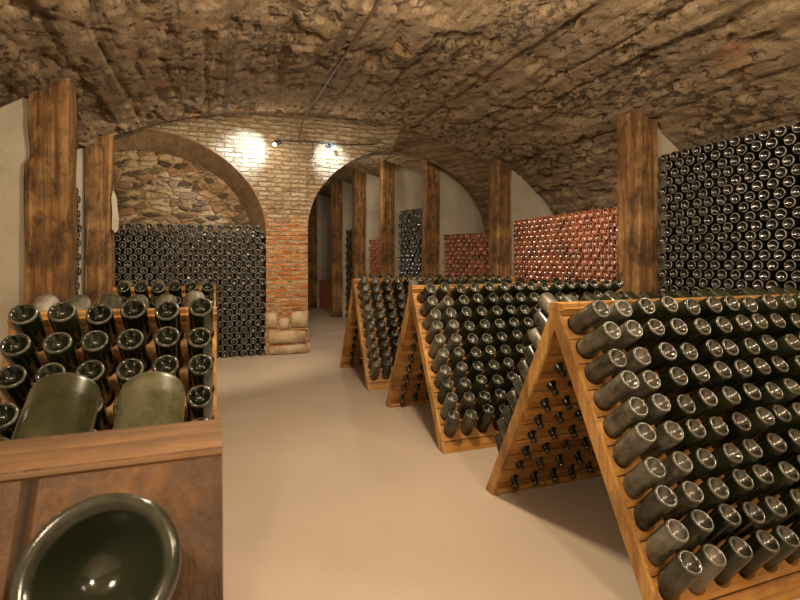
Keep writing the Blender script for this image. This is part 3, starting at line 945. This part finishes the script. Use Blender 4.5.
for i, b in enumerate(BOT):
    Mx = b.matrix(); n = 0
    d0 = in_frame(b.base, 120)
    if d0:
        for s in SAMP:
            p = Mx @ s
            if not in_frame(p): continue
            v = p - eye; L = v.length
            loc, nn, f, dd = TREE.ray_cast(eye, v / L, L + 0.1)
            if f is not None and owner[f] == i: n += 1
    b.score = n / max(d0, 0.1) ** 2
KINDS = {'riddling': ('riddling_bottle', 'bottle', 'bottles in the riddling racks', 320), 'dark': ('stacked_bottle', 'bottle', 'dark bottles in the wall stacks', 300),
         'rose': ('red_bottle', 'bottle', 'red bottles in the wall stacks', 300)}
for kind, (name, cat, grp, most) in KINDS.items():
    L = sorted([b for b in BOT if b.kind == kind], key=lambda b: -b.score)
    keep = [b for b in L[:most] if b.score > 0]
    rest = L[len(keep):]
    print('KIND', kind, len(L), 'visible', sum(b.score > 0 for b in L), 'kept', len(keep))
    for b in keep:
        o = bpy.data.objects.new(name, b.me); COL.objects.link(o)
        o.matrix_world = b.matrix()
        tag(o, b.label, cat, grp)
        if b.cap:
            c_ = bpy.data.objects.new('crown_cap', ME_CAP); COL.objects.link(c_); c_.parent = o
    m = MB()
    for b in rest: m.lathe(PROF_LO, 12, b.matrix())
    mat = {'riddling': M_GREEN, 'dark': M_DARK, 'rose': M_ROSE}[kind]
    nm, lb = {'riddling': ('riddling_bottles', 'remaining green bottles deeper inside the wooden A-frame racks'),
              'dark': ('stacked_bottles', 'dark bottles of the niche stack and the farther wall stacks'),
              'rose': ('red_bottles', 'remaining red bottles low down and inside the passage stacks')}[kind]
    tag(m.build(nm, mat, smooth=True, fix=False), lb, 'bottles', None, 'stuff')


# ------------------------------------------------------------------ light
def area(loc, aim, size, power, col):
    l = bpy.data.lights.new('lamp', 'AREA'); l.shape = 'DISK'; l.size = size; l.energy = power; l.color = col
    o = bpy.data.objects.new('lamp_or_fill_light', l); COL.objects.link(o); o.location = loc
    o.rotation_euler = (Vector(aim) - Vector(loc)).to_track_quat('-Z', 'Y').to_euler()
    return o
def point(loc, r, power, col):
    l = bpy.data.lights.new('lamp', 'POINT'); l.shadow_soft_size = r; l.energy = power; l.color = col
    o = bpy.data.objects.new('lamp_or_fill_light', l); COL.objects.link(o); o.location = loc
    return o
def spot(loc, aim, power, deg, blend, col, r=0.02):
    l = bpy.data.lights.new('lamp', 'SPOT'); l.shadow_soft_size = r; l.energy = power; l.color = col; l.spot_size = math.radians(deg); l.spot_blend = blend
    o = bpy.data.objects.new('lamp_or_fill_light', l); COL.objects.link(o); o.location = loc
    o.rotation_euler = (Vector(aim) - Vector(loc)).to_track_quat('-Z', 'Y').to_euler()
    return o
WARM = (1.0, 0.80, 0.555)
COOL = (1.0, 0.93, 0.85)
point((1.10, -0.9, 2.70), 0.14, 95, WARM)
point((-0.7, -0.2, 2.30), 0.12, 60, WARM)
point((0.95, 2.3, 2.70), 0.10, 125, WARM)
point((3.3, 0.6, 2.45), 0.12, 56, WARM)
spot((2.4, 3.9, 2.80), (4.2, 5.0, 1.2), 75, 70, 0.8, WARM, 0.10)  # added light without a fixture, brightens the large red stack
spot((0.62, YE - 0.42, 2.92), (0.40, YE, 2.72), 75, 72, 0.9, (0.68, 0.84, 1.0))
spot((1.36, YE - 0.42, 2.95), (1.50, YE, 2.70), 64, 62, 0.9, (0.68, 0.84, 1.0))
point((0.70, YE - 0.40, 2.72), 0.03, 4, WARM)
point((1.60, YE - 0.40, 2.72), 0.03, 4, WARM)
spot((0.7, 4.4, 2.75), (-0.3, 6.9, 1.1), 165, 95, 0.6, WARM, 0.09)  # added light without a fixture, brightens the niche bottles
point((2.2, 8.6, 2.6), 0.06, 24, WARM)
point((1.7, 11.6, 2.5), 0.06, 4, WARM)
w = bpy.data.worlds.new('world'); SC.world = w; w.use_nodes = True
w.node_tree.nodes['Background'].inputs[0].default_value = (0.05, 0.04, 0.03, 1)
SC.view_settings.view_transform = 'Standard'
SC.view_settings.look = 'None'
SC.view_settings.gamma = 1
SC.view_settings.use_curve_mapping = False
SC.view_settings.exposure = 0.6
